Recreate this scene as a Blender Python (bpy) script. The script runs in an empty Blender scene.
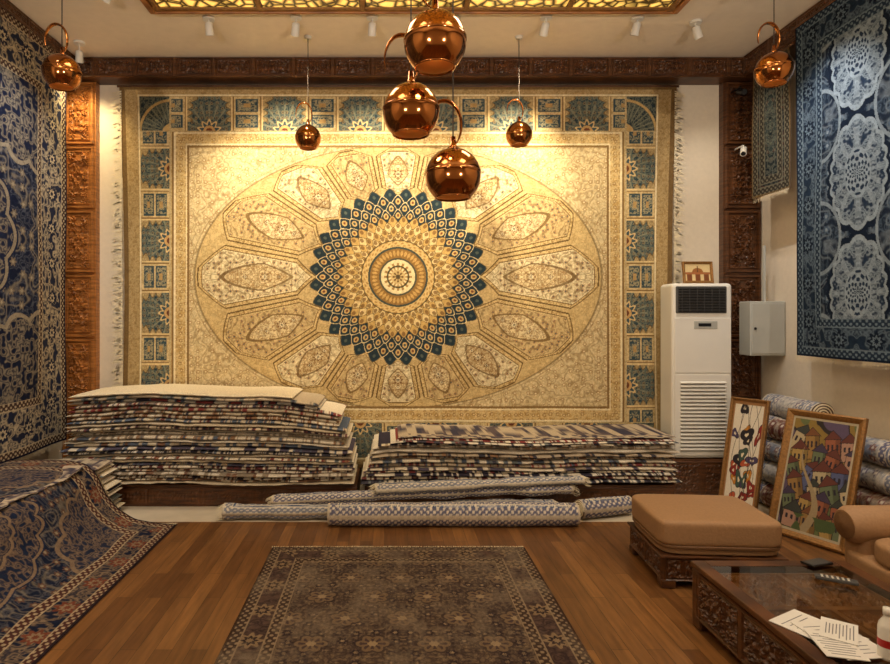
import bpy, bmesh, math, random
import numpy as np
from mathutils import Vector, Matrix
random.seed(3); RNG=np.random.default_rng(5)
scene=bpy.context.scene
scene.view_settings.view_transform='Standard'
F=590.0; CX=387.0; CY=318.0; H=1.7
XL,XR,YB,YF,ZC=-3.3,3.8,6.08,-2.5,4.3

def s(r,g,b):
    return tuple(((c/255.0)/12.92 if c/255.0<=0.04045 else ((c/255.0+0.055)/1.055)**2.4) for c in (r,g,b))
def A(c): return np.array(c,dtype=float)

# ------------------------------------------------------------ noise
TB=RNG.random((8,256,256))
def vn(x,y,k=0):
    xi=np.floor(x).astype(int); yi=np.floor(y).astype(int)
    fx=x-xi; fy=y-yi; fx=fx*fx*(3-2*fx); fy=fy*fy*(3-2*fy)
    T=TB[k%8]
    a=T[xi%256,yi%256]; b=T[(xi+1)%256,yi%256]; c=T[xi%256,(yi+1)%256]; d=T[(xi+1)%256,(yi+1)%256]
    return (a*(1-fx)+b*fx)*(1-fy)+(c*(1-fx)+d*fx)*fy
def vines(x,y,k=0,w=0.05):
    n=vn(x,y,k)+0.45*vn(2.1*x+7,2.1*y+3,k+1)
    return np.maximum(np.exp(-((n-0.62)/w)**2),np.exp(-((n-0.9)/w)**2))
def flowers(x,y,k=0,size=0.33,dens=0.6):
    xi=np.floor(x).astype(int); yi=np.floor(y).astype(int)
    T=TB[k%8]; T2=TB[(k+3)%8]
    jx=0.5+0.3*(T[xi%256,yi%256]-0.5); jy=0.5+0.3*(T2[xi%256,yi%256]-0.5)
    on=T[(xi+11)%256,(yi+5)%256]<dens
    dx=x-xi-jx; dy=y-yi-jy
    r=np.hypot(dx,dy); th=np.arctan2(dy,dx)
    rr=size*(0.8+0.2*np.cos(6*th))
    return (on&(r<rr)).astype(float),(on&(r<rr*0.45)).astype(float)
def paint(C,m,c,a=1.0):
    m=(np.asarray(m,dtype=float)*a)[...,None]
    C[...]=C*(1-m)+A(c)*m

# ------------------------------------------------------------ materials
def newmat(name):
    m=bpy.data.materials.new(name); m.use_nodes=True
    nt=m.node_tree; return m,nt,nt.nodes['Principled BSDF']
def pm(name,col,rough=0.5,metal=0.0,bump=0.0,bscale=40,var=0.0,emit=None,es=0,coat=0):
    m,nt,p=newmat(name)
    p.inputs['Roughness'].default_value=rough; p.inputs['Metallic'].default_value=metal
    p.inputs['Coat Weight'].default_value=coat
    tc=nt.nodes.new('ShaderNodeTexCoord'); n=nt.nodes.new('ShaderNodeTexNoise')
    n.inputs['Scale'].default_value=bscale; n.inputs['Detail'].default_value=4
    nt.links.new(tc.outputs['Object'],n.inputs['Vector'])
    r=nt.nodes.new('ShaderNodeValToRGB')
    r.color_ramp.elements[0].position=0.3; r.color_ramp.elements[1].position=0.7
    r.color_ramp.elements[0].color=tuple(c*(1-var) for c in col)+(1,)
    r.color_ramp.elements[1].color=tuple(min(1,c*(1+var)) for c in col)+(1,)
    nt.links.new(n.outputs['Fac'],r.inputs['Fac']); nt.links.new(r.outputs['Color'],p.inputs['Base Color'])
    if bump:
        b=nt.nodes.new('ShaderNodeBump'); b.inputs['Strength'].default_value=bump; b.inputs['Distance'].default_value=0.01
        nt.links.new(n.outputs['Fac'],b.inputs['Height']); nt.links.new(b.outputs['Normal'],p.inputs['Normal'])
    if emit:
        p.inputs['Emission Color'].default_value=emit+(1,); p.inputs['Emission Strength'].default_value=es
    return m
def attrmat(name,rough=0.95,bump=0.25,bscale=250,sheen=0.0,var=0.25,spec=0.08):
    m,nt,p=newmat(name)
    at=nt.nodes.new('ShaderNodeAttribute'); at.attribute_name='Col'
    tc=nt.nodes.new('ShaderNodeTexCoord'); n=nt.nodes.new('ShaderNodeTexNoise')
    n.inputs['Scale'].default_value=bscale; n.inputs['Detail'].default_value=2
    nt.links.new(tc.outputs['Object'],n.inputs['Vector'])
    mr=nt.nodes.new('ShaderNodeMapRange'); mr.inputs['From Min'].default_value=0.3; mr.inputs['From Max'].default_value=0.7
    mr.inputs['To Min'].default_value=1-var; mr.inputs['To Max'].default_value=1+var*0.6
    nt.links.new(n.outputs['Fac'],mr.inputs['Value'])
    vm=nt.nodes.new('ShaderNodeVectorMath'); vm.operation='SCALE'
    nt.links.new(at.outputs['Color'],vm.inputs[0]); nt.links.new(mr.outputs['Result'],vm.inputs['Scale'])
    nt.links.new(vm.outputs['Vector'],p.inputs['Base Color'])
    b=nt.nodes.new('ShaderNodeBump'); b.inputs['Strength'].default_value=bump; b.inputs['Distance'].default_value=0.004
    nt.links.new(n.outputs['Fac'],b.inputs['Height']); nt.links.new(b.outputs['Normal'],p.inputs['Normal'])
    p.inputs['Roughness'].default_value=rough; p.inputs['Sheen Weight'].default_value=sheen; p.inputs['Specular IOR Level'].default_value=spec
    return m
def woodmat(name,c1,c2,rough=0.4,scale=(1,1,8),bump=0.1):
    m,nt,p=newmat(name)
    tc=nt.nodes.new('ShaderNodeTexCoord'); mp=nt.nodes.new('ShaderNodeMapping'); mp.inputs['Scale'].default_value=scale
    n=nt.nodes.new('ShaderNodeTexNoise'); n.inputs['Scale'].default_value=6; n.inputs['Detail'].default_value=6
    nt.links.new(tc.outputs['Object'],mp.inputs['Vector']); nt.links.new(mp.outputs['Vector'],n.inputs['Vector'])
    r=nt.nodes.new('ShaderNodeValToRGB'); r.color_ramp.elements[0].position=0.35; r.color_ramp.elements[1].position=0.65
    r.color_ramp.elements[0].color=c1+(1,); r.color_ramp.elements[1].color=c2+(1,)
    nt.links.new(n.outputs['Fac'],r.inputs['Fac']); nt.links.new(r.outputs['Color'],p.inputs['Base Color'])
    b=nt.nodes.new('ShaderNodeBump'); b.inputs['Strength'].default_value=bump; b.inputs['Distance'].default_value=0.005
    nt.links.new(n.outputs['Fac'],b.inputs['Height']); nt.links.new(b.outputs['Normal'],p.inputs['Normal'])
    p.inputs['Roughness'].default_value=rough
    return m
def floormat():
    m,nt,p=newmat('plank_floor')
    tc=nt.nodes.new('ShaderNodeTexCoord'); mp=nt.nodes.new('ShaderNodeMapping')
    mp.inputs['Rotation'].default_value=(0,0,math.pi/2)
    nt.links.new(tc.outputs['Object'],mp.inputs['Vector'])
    br=nt.nodes.new('ShaderNodeTexBrick'); br.offset=0.37
    br.inputs['Color1'].default_value=s(140,98,56)+(1,); br.inputs['Color2'].default_value=s(102,67,37)+(1,)
    br.inputs['Mortar'].default_value=s(54,34,18)+(1,)
    br.inputs['Scale'].default_value=1; br.inputs['Brick Width'].default_value=0.9; br.inputs['Row Height'].default_value=0.09
    br.inputs['Mortar Size'].default_value=0.0015; br.inputs['Bias'].default_value=0.0
    nt.links.new(mp.outputs['Vector'],br.inputs['Vector'])
    mp2=nt.nodes.new('ShaderNodeMapping'); mp2.inputs['Scale'].default_value=(14,1.2,1)
    nt.links.new(tc.outputs['Object'],mp2.inputs['Vector'])
    n=nt.nodes.new('ShaderNodeTexNoise'); n.inputs['Scale'].default_value=3; n.inputs['Detail'].default_value=6
    nt.links.new(mp2.outputs['Vector'],n.inputs['Vector'])
    mx=nt.nodes.new('ShaderNodeMix'); mx.data_type='RGBA'; mx.blend_type='MULTIPLY'; mx.inputs['Factor'].default_value=0.7
    cr=nt.nodes.new('ShaderNodeValToRGB'); cr.color_ramp.elements[0].color=(0.5,0.45,0.4,1); cr.color_ramp.elements[1].color=(1.2,1.15,1.05,1)
    cr.color_ramp.elements[0].position=0.3; cr.color_ramp.elements[1].position=0.7
    nt.links.new(n.outputs['Fac'],cr.inputs['Fac'])
    nt.links.new(br.outputs['Color'],mx.inputs['A']); nt.links.new(cr.outputs['Color'],mx.inputs['B'])
    nt.links.new(mx.outputs['Result'],p.inputs['Base Color'])
    p.inputs['Roughness'].default_value=0.33
    return m
M={}
M['wall']=pm('cream_plaster',s(222,210,190),0.85,bump=0.08,bscale=30,var=0.03)
M['ceil']=pm('ceiling_plaster',s(232,220,202),0.9,bump=0.05,bscale=12,var=0.03)
M['floor']=floormat()
M['marble']=pm('pale_marble',s(205,192,170),0.3,bscale=5,var=0.1)
M['carv']=woodmat('carved_wood_lightened',s(128,78,34),s(178,116,56),0.42)
M['carvd']=woodmat('dark_carved_wood',s(62,36,19),s(98,60,32),0.38)
M['carpet']=attrmat('carpet_pile')
M['rugs']=attrmat('folded_rug_edges',bscale=120,bump=0.5,var=0.25)
M['paintm']=attrmat('painted_canvas',rough=0.5,bump=0.1,bscale=90,sheen=0,var=0.08,spec=0.3)
M['fringe']=pm('cotton_fringe',s(225,212,182),0.9,bscale=60,var=0.1)
M['back']=pm('carpet_backing',s(110,92,80),0.9,bscale=60,var=0.1)
M['copper']=pm('copper_mirror',s(172,112,62),0.11,1.0,bscale=3,var=0.06)
M['copperd']=pm('copper_inner',s(150,100,50),0.4,1.0,bscale=3,var=0.06)
M['gold']=pm('gold_frame',s(140,100,52),0.4,0.4,bump=0.3,bscale=60,var=0.25)
M['white']=pm('white_plastic',s(228,226,218),0.35,bscale=4,var=0.02)
M['grey']=pm('grey_metal',s(178,180,174),0.4,0.1,bscale=6,var=0.04)
M['black']=pm('black_plastic',s(22,22,24),0.35,bscale=10,var=0.1)
M['dgrey']=pm('dark_grey_plastic',s(70,70,70),0.4,bscale=10,var=0.1)
M['leather']=pm('tan_suede',s(160,124,88),0.65,bump=0.15,bscale=70,var=0.08)
M['leatherd']=pm('tan_leather_piping',s(110,78,48),0.6,bump=0.15,bscale=70,var=0.08)
M['bulb']=pm('warm_bulb',(1,0.8,0.5),0.4,emit=(1.0,0.7,0.36),es=4)
M['cord']=pm('black_cord',s(40,28,20),0.6,var=0.1)
M['paper']=pm('paper',s(222,220,215),0.8,bscale=8,var=0.03)
M['ink']=pm('ink_print',s(120,120,125),0.8,var=0.2)
M['red']=pm('red_label',s(170,30,25),0.4,var=0.05)
def amber():
    m,nt,p=newmat('amber_glass_panel')
    tc=nt.nodes.new('ShaderNodeTexCoord'); v=nt.nodes.new('ShaderNodeTexVoronoi'); v.feature='DISTANCE_TO_EDGE'; v.inputs['Scale'].default_value=11
    nt.links.new(tc.outputs['Object'],v.inputs['Vector'])
    r=nt.nodes.new('ShaderNodeValToRGB'); r.color_ramp.elements[0].color=(0.03,0.014,0.002,1); r.color_ramp.elements[1].color=(0.8,0.48,0.10,1)
    r.color_ramp.elements[0].position=0.04; r.color_ramp.elements[1].position=0.28
    nt.links.new(v.outputs['Distance'],r.inputs['Fac']); nt.links.new(r.outputs['Color'],p.inputs['Base Color'])
    nt.links.new(r.outputs['Color'],p.inputs['Emission Color']); p.inputs['Emission Strength'].default_value=1.5
    p.inputs['Roughness'].default_value=0.2
    return m
M['amber']=amber()
def tglass():
    m=bpy.data.materials.new('table_glass'); m.use_nodes=True; nt=m.node_tree; nt.nodes.clear()
    o=nt.nodes.new('ShaderNodeOutputMaterial'); mx=nt.nodes.new('ShaderNodeMixShader'); t=nt.nodes.new('ShaderNodeBsdfTransparent'); g=nt.nodes.new('ShaderNodeBsdfGlossy')
    t.inputs['Color'].default_value=(0.72,0.76,0.74,1); g.inputs['Roughness'].default_value=0.03
    l=nt.nodes.new('ShaderNodeLayerWeight'); l.inputs['Blend'].default_value=0.42
    nt.links.new(l.outputs['Fresnel'],mx.inputs[0]); nt.links.new(t.outputs[0],mx.inputs[1]); nt.links.new(g.outputs[0],mx.inputs[2]); nt.links.new(mx.outputs[0],o.inputs[0])
    return m
M['glass']=tglass()

# ------------------------------------------------------------ mesh builder
class MB:
    def __init__(self): self.V=[];self.Fc=[];self.MI=[];self.C=[];self.SM=[];self.n=0;self.mats=[]
    def mi(self,k):
        if k not in self.mats: self.mats.append(k)
        return self.mats.index(k)
    def add(self,V,Fs,mat,C=None,smooth=False):
        V=np.asarray(V,dtype=float).reshape(-1,3)
        if C is None: C=np.ones((len(V),3))
        self.V.append(V); self.C.append(np.asarray(C,dtype=float).reshape(-1,3))
        if isinstance(Fs,np.ndarray): fl=(Fs+self.n).tolist()
        else: fl=[[i+self.n for i in f] for f in Fs]
        self.Fc+=fl; i=self.mi(mat); self.MI+=[i]*len(fl); self.SM+=[smooth]*len(fl); self.n+=len(V)
    def grid(self,P,mat,C=None,smooth=True,wrapu=False):
        m,n=P.shape[:2]; idx=np.arange(m*n).reshape(m,n)
        if wrapu: idx=np.concatenate([idx,idx[:1]],0)
        f=np.stack([idx[:-1,:-1],idx[1:,:-1],idx[1:,1:],idx[:-1,1:]],-1).reshape(-1,4)
        self.add(P.reshape(-1,3),f,mat,C,smooth)
    def box(self,c,d,mat,bev=0.0,R=None,seg=2,col=None):
        bm=bmesh.new(); bmesh.ops.create_cube(bm,size=1)
        for v in bm.verts: v.co=Vector((v.co.x*d[0],v.co.y*d[1],v.co.z*d[2]))
        if bev>0: bmesh.ops.bevel(bm,geom=bm.edges[:],offset=min(bev,min(d)*0.45),segments=seg,affect='EDGES',profile=0.5)
        if R is not None:
            for v in bm.verts: v.co=R@v.co
        bm.verts.index_update()
        V=[(v.co.x+c[0],v.co.y+c[1],v.co.z+c[2]) for v in bm.verts]
        Fs=[[v.index for v in f.verts] for f in bm.faces]; bm.free()
        self.add(V,Fs,mat,None if col is None else np.tile(A(col),(len(V),1)),False)
    def bx(self,x0,x1,y0,y1,z0,z1,mat,bev=0.0): self.box(((x0+x1)/2,(y0+y1)/2,(z0+z1)/2),(abs(x1-x0),abs(y1-y0),abs(z1-z0)),mat,bev)
    def tube(self,pts,rad,mat,n=12,caps=True,flat=None,C=None):
        pts=np.array(pts,dtype=float); m=len(pts); rad=np.broadcast_to(np.array(rad,dtype=float),(m,))
        T=np.gradient(pts,axis=0); T/=np.linalg.norm(T,axis=1)[:,None]+1e-12
        ref=np.array([0,0,1.0]) if abs(T[0][2])<0.8 else np.array([0,1.0,0])
        P=np.zeros((n,m,3)); B=None
        for i in range(m):
            a=ref-T[i]*np.dot(ref,T[i])
            if np.linalg.norm(a)<1e-3: a=B
            a=a/np.linalg.norm(a); B=a; b=np.cross(T[i],a); ref=a
            for j in range(n):
                t=2*math.pi*j/n
                P[j,i]=pts[i]+rad[i]*(math.cos(t)*a*(flat or 1)+math.sin(t)*b)
        self.grid(P,mat,C,True,wrapu=True)
        if caps:
            for i in (0,m-1):
                f=list(range(n)); 
                self.add(P[:,i],[f if i else f[::-1]],mat,None if C is None else C.reshape(n,m,3)[:,i])
    def lathe(self,prof,c,mat,n=32,ax='z'):
        prof=np.array(prof,dtype=float); P=np.zeros((n,len(prof),3))
        for j in range(n):
            t=2*math.pi*j/n
            a=prof[:,0]*math.cos(t); b=prof[:,0]*math.sin(t); h=prof[:,1]
            if ax=='z': P[j]=np.stack([a,b,h],-1)
            elif ax=='y': P[j]=np.stack([a,h,b],-1)
            else: P[j]=np.stack([h,a,b],-1)
        self.grid(P+np.array(c),mat,None,True,wrapu=True)
    def puff(self,c,d,mat,k=7,n=16,R=None,dome=0.0):
        t=np.linspace(-1,1,n+1); t=np.sign(t)*np.abs(t)**0.8
        for ax in range(3):
            for sg in (-1,1):
                a,b=np.meshgrid(t,t,indexing='ij'); p=np.zeros((n+1,n+1,3))
                p[...,ax]=sg; p[...,(ax+1)%3]=a; p[...,(ax+2)%3]=b*sg
                q=p/((np.abs(p)**k).sum(-1)**(1/k))[...,None]
                q[...,2]+=dome*np.clip((1-q[...,0]**2),0,1)*np.clip((1-q[...,1]**2),0,1)*np.sign(q[...,2])
                q=q*np.array(d)/2
                if R is not None: q=q@np.array(R).T
                self.grid(q+np.array(c),mat,None,True)
    def obj(self,name,parent=None,shift=None):
        me=bpy.data.meshes.new(name); V=np.concatenate(self.V)
        o=bpy.data.objects.new(name,me)
        c=(V.min(0)+V.max(0))/2; c[2]=V[:,2].min()
        o.location=c
        me.from_pydata((V-c).tolist(),[],self.Fc)
        me.polygons.foreach_set('material_index',np.array(self.MI,dtype=np.int32))
        me.polygons.foreach_set('use_smooth',np.array(self.SM,dtype=bool))
        for k in self.mats: me.materials.append(M[k])
        ca=me.color_attributes.new('Col','FLOAT_COLOR','POINT')
        C=np.concatenate(self.C); C=np.concatenate([C,np.ones((len(C),1))],1).astype(np.float32)
        ca.data.foreach_set('color',C.ravel()); me.update()
        scene.collection.objects.link(o)
        if parent: o.parent=parent
        return o

def relief(mb,o,U,Vv,N,w,h,depth,cw,ch,mat,res=0.012,k=0,frame=0.035,vs=9.0):
    """carved panel(s): o=corner, U,V unit axes, N outward, tiled cells cw x ch"""
    nx=max(8,int(w/res)); ny=max(8,int(h/res))
    x=np.linspace(0,w,nx); y=np.linspace(0,h,ny); X,Y=np.meshgrid(x,y,indexing='ij')
    ncx=max(1,round(w/cw)); ncy=max(1,round(h/ch)); cw=w/ncx; ch=h/ncy
    lx=np.abs((X/cw)%1-0.5)*cw; ly=np.abs((np.clip(Y/ch,0,ncy-1e-6))%1-0.5)*ch
    e=np.minimum(cw/2-lx,ch/2-ly)
    Z=np.where(e<frame,0.8,0.25)
    Z=np.where((e>frame*1.5)&(e<frame*1.9),0.6,Z)
    v=vines(lx*vs*2+3,ly*vs*2+5,k,0.09)
    r=np.hypot(lx,ly); th=np.arctan2(ly,lx); R0=min(cw,ch)*0.22
    Z=np.where(e>frame*2,0.25+0.7*v,Z)
    ros=R0*(0.8+0.25*np.cos(8*th))
    Z=np.where((r<ros)&(e>frame),0.6+0.4*np.cos(r/R0*9),Z)
    Z[0,:]=0;Z[-1,:]=0;Z[:,0]=0;Z[:,-1]=0
    P=np.array(o)+X[...,None]*np.array(U)+Y[...,None]*np.array(Vv)+(Z*depth)[...,None]*np.array(N)
    mb.grid(P,mat,None,False)

# ------------------------------------------------------------ room shell
def wallobj(name,b,mat='wall'):
    mb=MB(); mb.bx(*b,mat); return mb.obj(name)
wallobj('wall_back',(XL-0.1,XR+0.1,YB,YB+0.1,0,ZC))
wallobj('wall_left',(XL-0.1,XL,YF,YB,0,ZC))
wallobj('wall_right',(XR,XR+0.1,YF,YB,0,ZC))
wallobj('wall_front',(XL-0.1,XR+0.1,YF-0.1,YF,0,ZC))
wallobj('ceiling',(XL-0.1,XR+0.1,YF-0.1,YB+0.1,ZC,ZC+0.1),'ceil')
mb=MB(); mb.bx(XL-0.1,XR+0.1,YF-0.1,4.92,-0.1,0,'floor'); mb.bx(XL-0.1,XR+0.1,4.92,YB+0.1,-0.1,0,'marble'); fl=mb.obj('floor')
# crown beams
mb=MB(); mb.bx(XL,XR,YB-0.2,YB,4.1,4.3,'carvd'); relief(mb,(XL,YB-0.2,4.1),(1,0,0),(0,0,1),(0,-1,0),XR-XL,0.2,0.02,0.4,0.2,'carvd',0.01,1,0.02,14)
mb.obj('trim_back')
mb=MB(); mb.bx(XL,XL+0.2,YF,YB-0.22,4.1,4.3,'carvd'); relief(mb,(XL+0.2,2,4.1),(0,1,0),(0,0,1),(1,0,0),YB-0.22-2,0.2,0.02,0.4,0.2,'carvd',0.01,1,0.02,14)
mb.obj('trim_left')
mb=MB(); mb.bx(XR-0.25,XR,YF,YB-0.22,4.1,4.3,'carvd'); relief(mb,(XR-0.25,2,4.1),(0,1,0),(0,0,1),(-1,0,0),YB-0.22-2,0.2,0.02,0.4,0.2,'carvd',0.01,1,0.02,14)
mb.obj('trim_right')
# carved pillars
def pillar(x0,x1,mat,name):
    mb=MB(); mb.bx(x0,x1,YB-0.08,YB,0,4.1,mat)
    h=4.1/6.3
    z=4.1-h
    while z>-0.6:
        z0=max(z,0.0); hh=(z+h)-z0
        if hh>0.2:
            relief(mb,(x0+0.01,YB-0.08,z0+0.008),(1,0,0),(0,0,1),(0,-1,0),x1-x0-0.02,hh-0.016,0.04,x1-x0,hh,mat,0.008,2,0.03,10)
        z-=h
    return mb.obj(name)
pillar(XL,-2.96,'carv','carved_wood_column')  # lighter copy of the column wood, its lamp-lit gold put into the colour
pillar(3.42,XR,'carvd','carved_wood_column')

# ------------------------------------------------------------ ceiling panel
mb=MB(); x0,x1,y0,y1=-1.95,2.40,0.6,4.93
mb.bx(x0,x1,y0,y1,4.27,4.3,'carvd')
for a in range(5):
    for b in range(9):
        w=(x1-x0-0.1)/5; d=(y1-y0-0.1)/9
        mb.bx(x0+0.05+a*w+0.03,x0+0.05+(a+1)*w-0.03,y0+0.05+b*d+0.02,y0+0.05+(b+1)*d-0.02,4.262,4.27,'amber')
for a in range(6):
    xx=x0+0.05+a*(x1-x0-0.1)/5; mb.bx(xx-0.02,xx+0.02,y0,y1,4.25,4.27,'gold',0.006)
for a in range(10):
    yy=y0+0.05+a*(y1-y0-0.1)/9; mb.bx(x0,x1,yy-0.02,yy+0.02,4.251,4.27,'gold',0.006)
for (xa,xb,ya,yb) in ((x0-0.03,x1+0.03,y1-0.015,y1+0.01),(x0-0.03,x1+0.03,y0-0.02,y0+0.02),(x0-0.03,x0+0.02,y0,y1),(x1-0.02,x1+0.03,y0,y1)):
    mb.bx(xa,xb,ya,yb,4.24,4.3,'carv',0.008)
mb.obj('ceiling_amber_glass_panel')

# ------------------------------------------------------------ main wall carpet
def main_carpet(u,v):
    au,av=np.abs(u),np.abs(v); shp=u.shape
    C=np.zeros(shp+(3,)); C[...]=A(s(220,202,160))
    brown=s(136,108,68); dbrown=s(96,78,50); gold=s(180,152,102); navy=s(44,58,66); tan=s(194,164,110); cream=s(232,218,180)
    r=np.hypot(u,v); th=np.arctan2(v,u)
    V1=vines(au/2.7,av/2.7,0,0.08); f1,f2=flowers(au/7,av/7,1,0.32,0.6); V0=vines(au/9,av/9,5,0.05)
    paint(C,V1,gold,0.7); paint(C,V0,s(140,112,72),0.6); paint(C,f1,s(166,132,88),0.8); paint(C,f2,cream)
    R=1/np.sqrt((np.cos(th)/203)**2+(np.sin(th)/131)**2)
    ins=r<R
    q=r/R
    paint(C,ins,s(210,184,132)); paint(C,ins*V1,s(168,138,88),0.7)
    # radiating dome panels, straight sides, chamfered ends
    sct=(r-82)/(R-82); idx=np.floor(th/(2*math.pi)*16+0.5).astype(int)
    a=((th/(2*math.pi)*16+0.5)%1-0.5)*2
    ab=np.abs(a)
    prof=0.94*np.clip(0.1+sct/0.17*0.9,0,1)*np.where(sct>0.80,1-(sct-0.80)/0.18*0.75,1.0)
    hw=r*math.pi/16
    dist=np.where((sct>0)&(sct<0.98),(prof-ab)*hw,-1.0)
    dist=np.minimum(dist,(0.98-sct)*(R-82))
    even=(idx%2)==0
    pet=dist>0
    paint(C,pet,s(108,84,50)); paint(C,dist>1.4,s(216,190,136)); paint(C,(dist>1.4)&(dist<4.2)&(V1>0.45),s(150,118,70),0.8)
    paint(C,dist>4.2,s(124,98,60)); 
    pin=dist>5.3
    paint(C,pin&even,s(232,218,178)); paint(C,pin&~even,s(212,188,138))
    la=ab*hw
    V2=vines(la/2.4+idx%2*9,r/2.4,3,0.08); g1,g2=flowers(la/5.5,r/5.5+idx%2*5,2,0.34,0.6)
    V3=vines(la/6.5+3,r/6.5+idx%2*4,6,0.06)
    pin2=dist>6.0
    paint(C,pin2*V2,s(170,138,90),0.65); paint(C,pin2*V3,s(124,100,66),0.75); paint(C,pin2*g1,s(166,124,84),0.9); paint(C,pin2*g2,s(84,98,96))
    # pointed dome arch inside each panel
    arc=(la/(hw*0.50+1e-6))**1.4+(np.abs(sct-0.44)/np.where(sct>0.44,0.34,0.24))**1.25
    paint(C,(np.abs(arc-1)<0.08)&pin2,s(116,90,54),0.85); paint(C,(arc<0.9)&pin2&~even,s(232,216,174),0.55); paint(C,(arc<0.9)&pin2&even,s(212,186,136),0.5)
    paint(C,(arc<0.9)&pin2&(V2>0.45),s(146,112,70),0.8)
    Lr=(sct-0.42)*(R-82)
    for (dc,rad_) in ((0.0,4.6),(0.16,2.8),(-0.12,2.4)):
        rr=np.hypot(la,Lr-dc*(R-82)); aa_=np.arctan2(la,Lr-dc*(R-82)); ro=rad_*(0.75+0.3*np.cos(8*aa_))
        paint(C,(rr<ro)&pin2,s(120,90,60)); paint(C,(rr<ro*0.62)&pin2,cream); paint(C,(rr<ro*0.3)&pin2,s(90,78,62))
    paint(C,(np.abs(q-1)<0.005),dbrown,0.6); paint(C,(np.abs(q-1.02)<0.003),brown,0.4)
    # medallion : overlapping pointed scales, outer -> inner
    N=32
    rings=[(89,0),(82,0),(75,0),(68,0),(61.5,1),(55.5,1),(50,1),(45,1),(40.5,1)]
    for i,(ri,kind) in enumerate(rings):
        aa=((th*N/(2*math.pi)+(i%2)*0.5)%1-0.5)*2; b=np.abs(aa)
        pitch=7.0 if kind==0 else 5.5
        edge_=ri-pitch*1.35*(b**1.5)
        d=edge_-r
        m=d>0
        if kind==0:
            paint(C,m,s(228,208,158) if i else s(110,100,76)); paint(C,d>0.9,navy); 
            ctr=np.hypot(aa*r*math.pi/N/2.4,(r-(ri-pitch*0.95))/3.0)
            if i>0: paint(C,(ctr<1)&m,s(206,174,114)); paint(C,(ctr<0.5)&m,s(120,74,50) if i%2 else s(70,84,86))
            else: paint(C,(ctr<0.6)&m,s(84,94,88))
        else:
            paint(C,m,s(112,90,56)); paint(C,d>1.1,s(224,200,144) if i%2 else s(200,166,102))
            ctr=np.hypot(aa*r*math.pi/N/1.8,(r-(ri-pitch*0.8))/2.4); paint(C,(ctr<1)&m,s(126,92,56),0.85)
    o=r<37; paint(C,o,s(92,78,52)); o=r<36; paint(C,o,s(214,184,124)); n2=(np.cos(th*32+r*0.5)*np.cos(r*1.5)>0.25)
    paint(C,o&n2,s(176,138,82)); paint(C,np.abs(r-29)<1.0,s(70,78,74)); 
    o=r<28; paint(C,o,s(200,162,98)); paint(C,o&(np.cos(th*20+r*0.4)*np.cos(th*20-r*0.4)<0.1),s(150,114,64))
    paint(C,r<18.5,s(234,216,168)); paint(C,(np.abs(r-18)<0.9),s(84,84,72)); paint(C,(r<14)&(np.cos(th*16)>0.2),s(168,130,76)); paint(C,np.abs(r-10.5)<0.8,s(84,76,54)); paint(C,r<7,s(212,184,128)); paint(C,(r<5.5)&(np.cos(th*8)>0),s(120,92,56)); paint(C,r<2,s(90,78,58))
    # ---- borders
    bx=np.maximum(au-208,av-129)
    bd=bx>0
    paint(C,bd,s(190,158,102))
    sx=np.where(au-208>av-129,av,au)
    dd=np.where(au-208>av-129,au-208,av-129)
    wv=vines(sx/2.4,dd/2.4,5,0.10); paint(C,bd*wv,s(224,202,152),0.8)
    g1,g2=flowers(sx/6,dd/6+0.1,4,0.36,0.9); paint(C,bd*g1,s(150,116,70),0.85); paint(C,bd*g2,s(226,204,156))
    for c0,w0,cc in ((1,1,brown),(3.2,0.6,cream),(14.5,0.9,cream),(16.6,0.9,brown)): paint(C,np.abs(dd-c0)<w0,cc)
    tb=(au>226)|(av>145)
    paint(C,tb,s(172,150,106)); wv2=vines(au/2.0,av/2.0,3,0.1); paint(C,tb*wv2,s(218,200,158),0.7)
    def tiles(sc,dc,W,mask,nf,wf,wb):
        per=wf+wb
        t=(sc+ (per/2 if nf%2==0 else 0))%per
        t=np.minimum(t,per-t)
        dpx=dc*W
        lim=wf/2-1.0-5.0*np.abs(np.sin(dpx*0.45))*(dpx>W*0.25)-7*np.clip((dc-0.7)/0.3,0,1)
        fan=mask&(t<wf/2)
        paint(C,fan,s(190,168,122)); paint(C,fan*wv2,s(136,112,76),0.8)
        lf=fan&(t<lim); paint(C,fan&(t<lim+1.2),s(120,94,58)); 
        paint(C,lf,s(48,66,76))
        vv=vines(t/1.9,dpx/1.9,7,0.12); h1,h2=flowers(t/5,dpx/5,3,0.36,0.8)
        paint(C,lf*vv,s(128,134,118),0.75); paint(C,lf*h1,s(150,128,92),0.75); paint(C,lf*h2,s(54,68,74))
        rr=np.hypot(t,dpx+1.0); an=np.arctan2(t,dpx+1.0)
        ray=(np.cos(an*20)>0.7)&(rr>12)&(rr<W*0.8)
        paint(C,lf&ray,s(136,138,118),0.8)
        ro=11*(0.85+0.18*np.cos(10*an))
        paint(C,lf&(rr<ro+1.2),s(216,190,138)); paint(C,lf&(rr<ro-1),s(66,84,92)); paint(C,lf&(rr<6),s(198,160,106)); paint(C,lf&(rr<3.5),s(110,66,48))
        tb_=per/2-t
        bo=mask&(tb_<wb/2-0.5)
        paint(C,bo,s(190,164,114)); paint(C,bo*wv2,s(230,212,168),0.7)
        for cc in (0.27,0.73):
            d=np.maximum(np.abs(tb_)/(wb/2-4),np.abs(dc-cc)/0.19); 
            paint(C,bo&(d<1),s(60,78,86)); paint(C,bo&(d<0.85)&(wv2>0.35),s(160,152,122)); paint(C,bo&(d<0.3),s(180,148,98))
        paint(C,mask&(np.abs(t-wf/2)<0.8),s(222,198,148)); paint(C,mask&(np.abs(t-wf/2-1.5)<0.6),brown)
    top=(av>146)&(av<180)&(au<226); side=(au>228)&(au<258)&(av<145); cor=(au>=228)&(au<258)&(av>=146)&(av<180)
    tiles(au,(av-146)/34,34,top,6,45,30.3)
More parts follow.
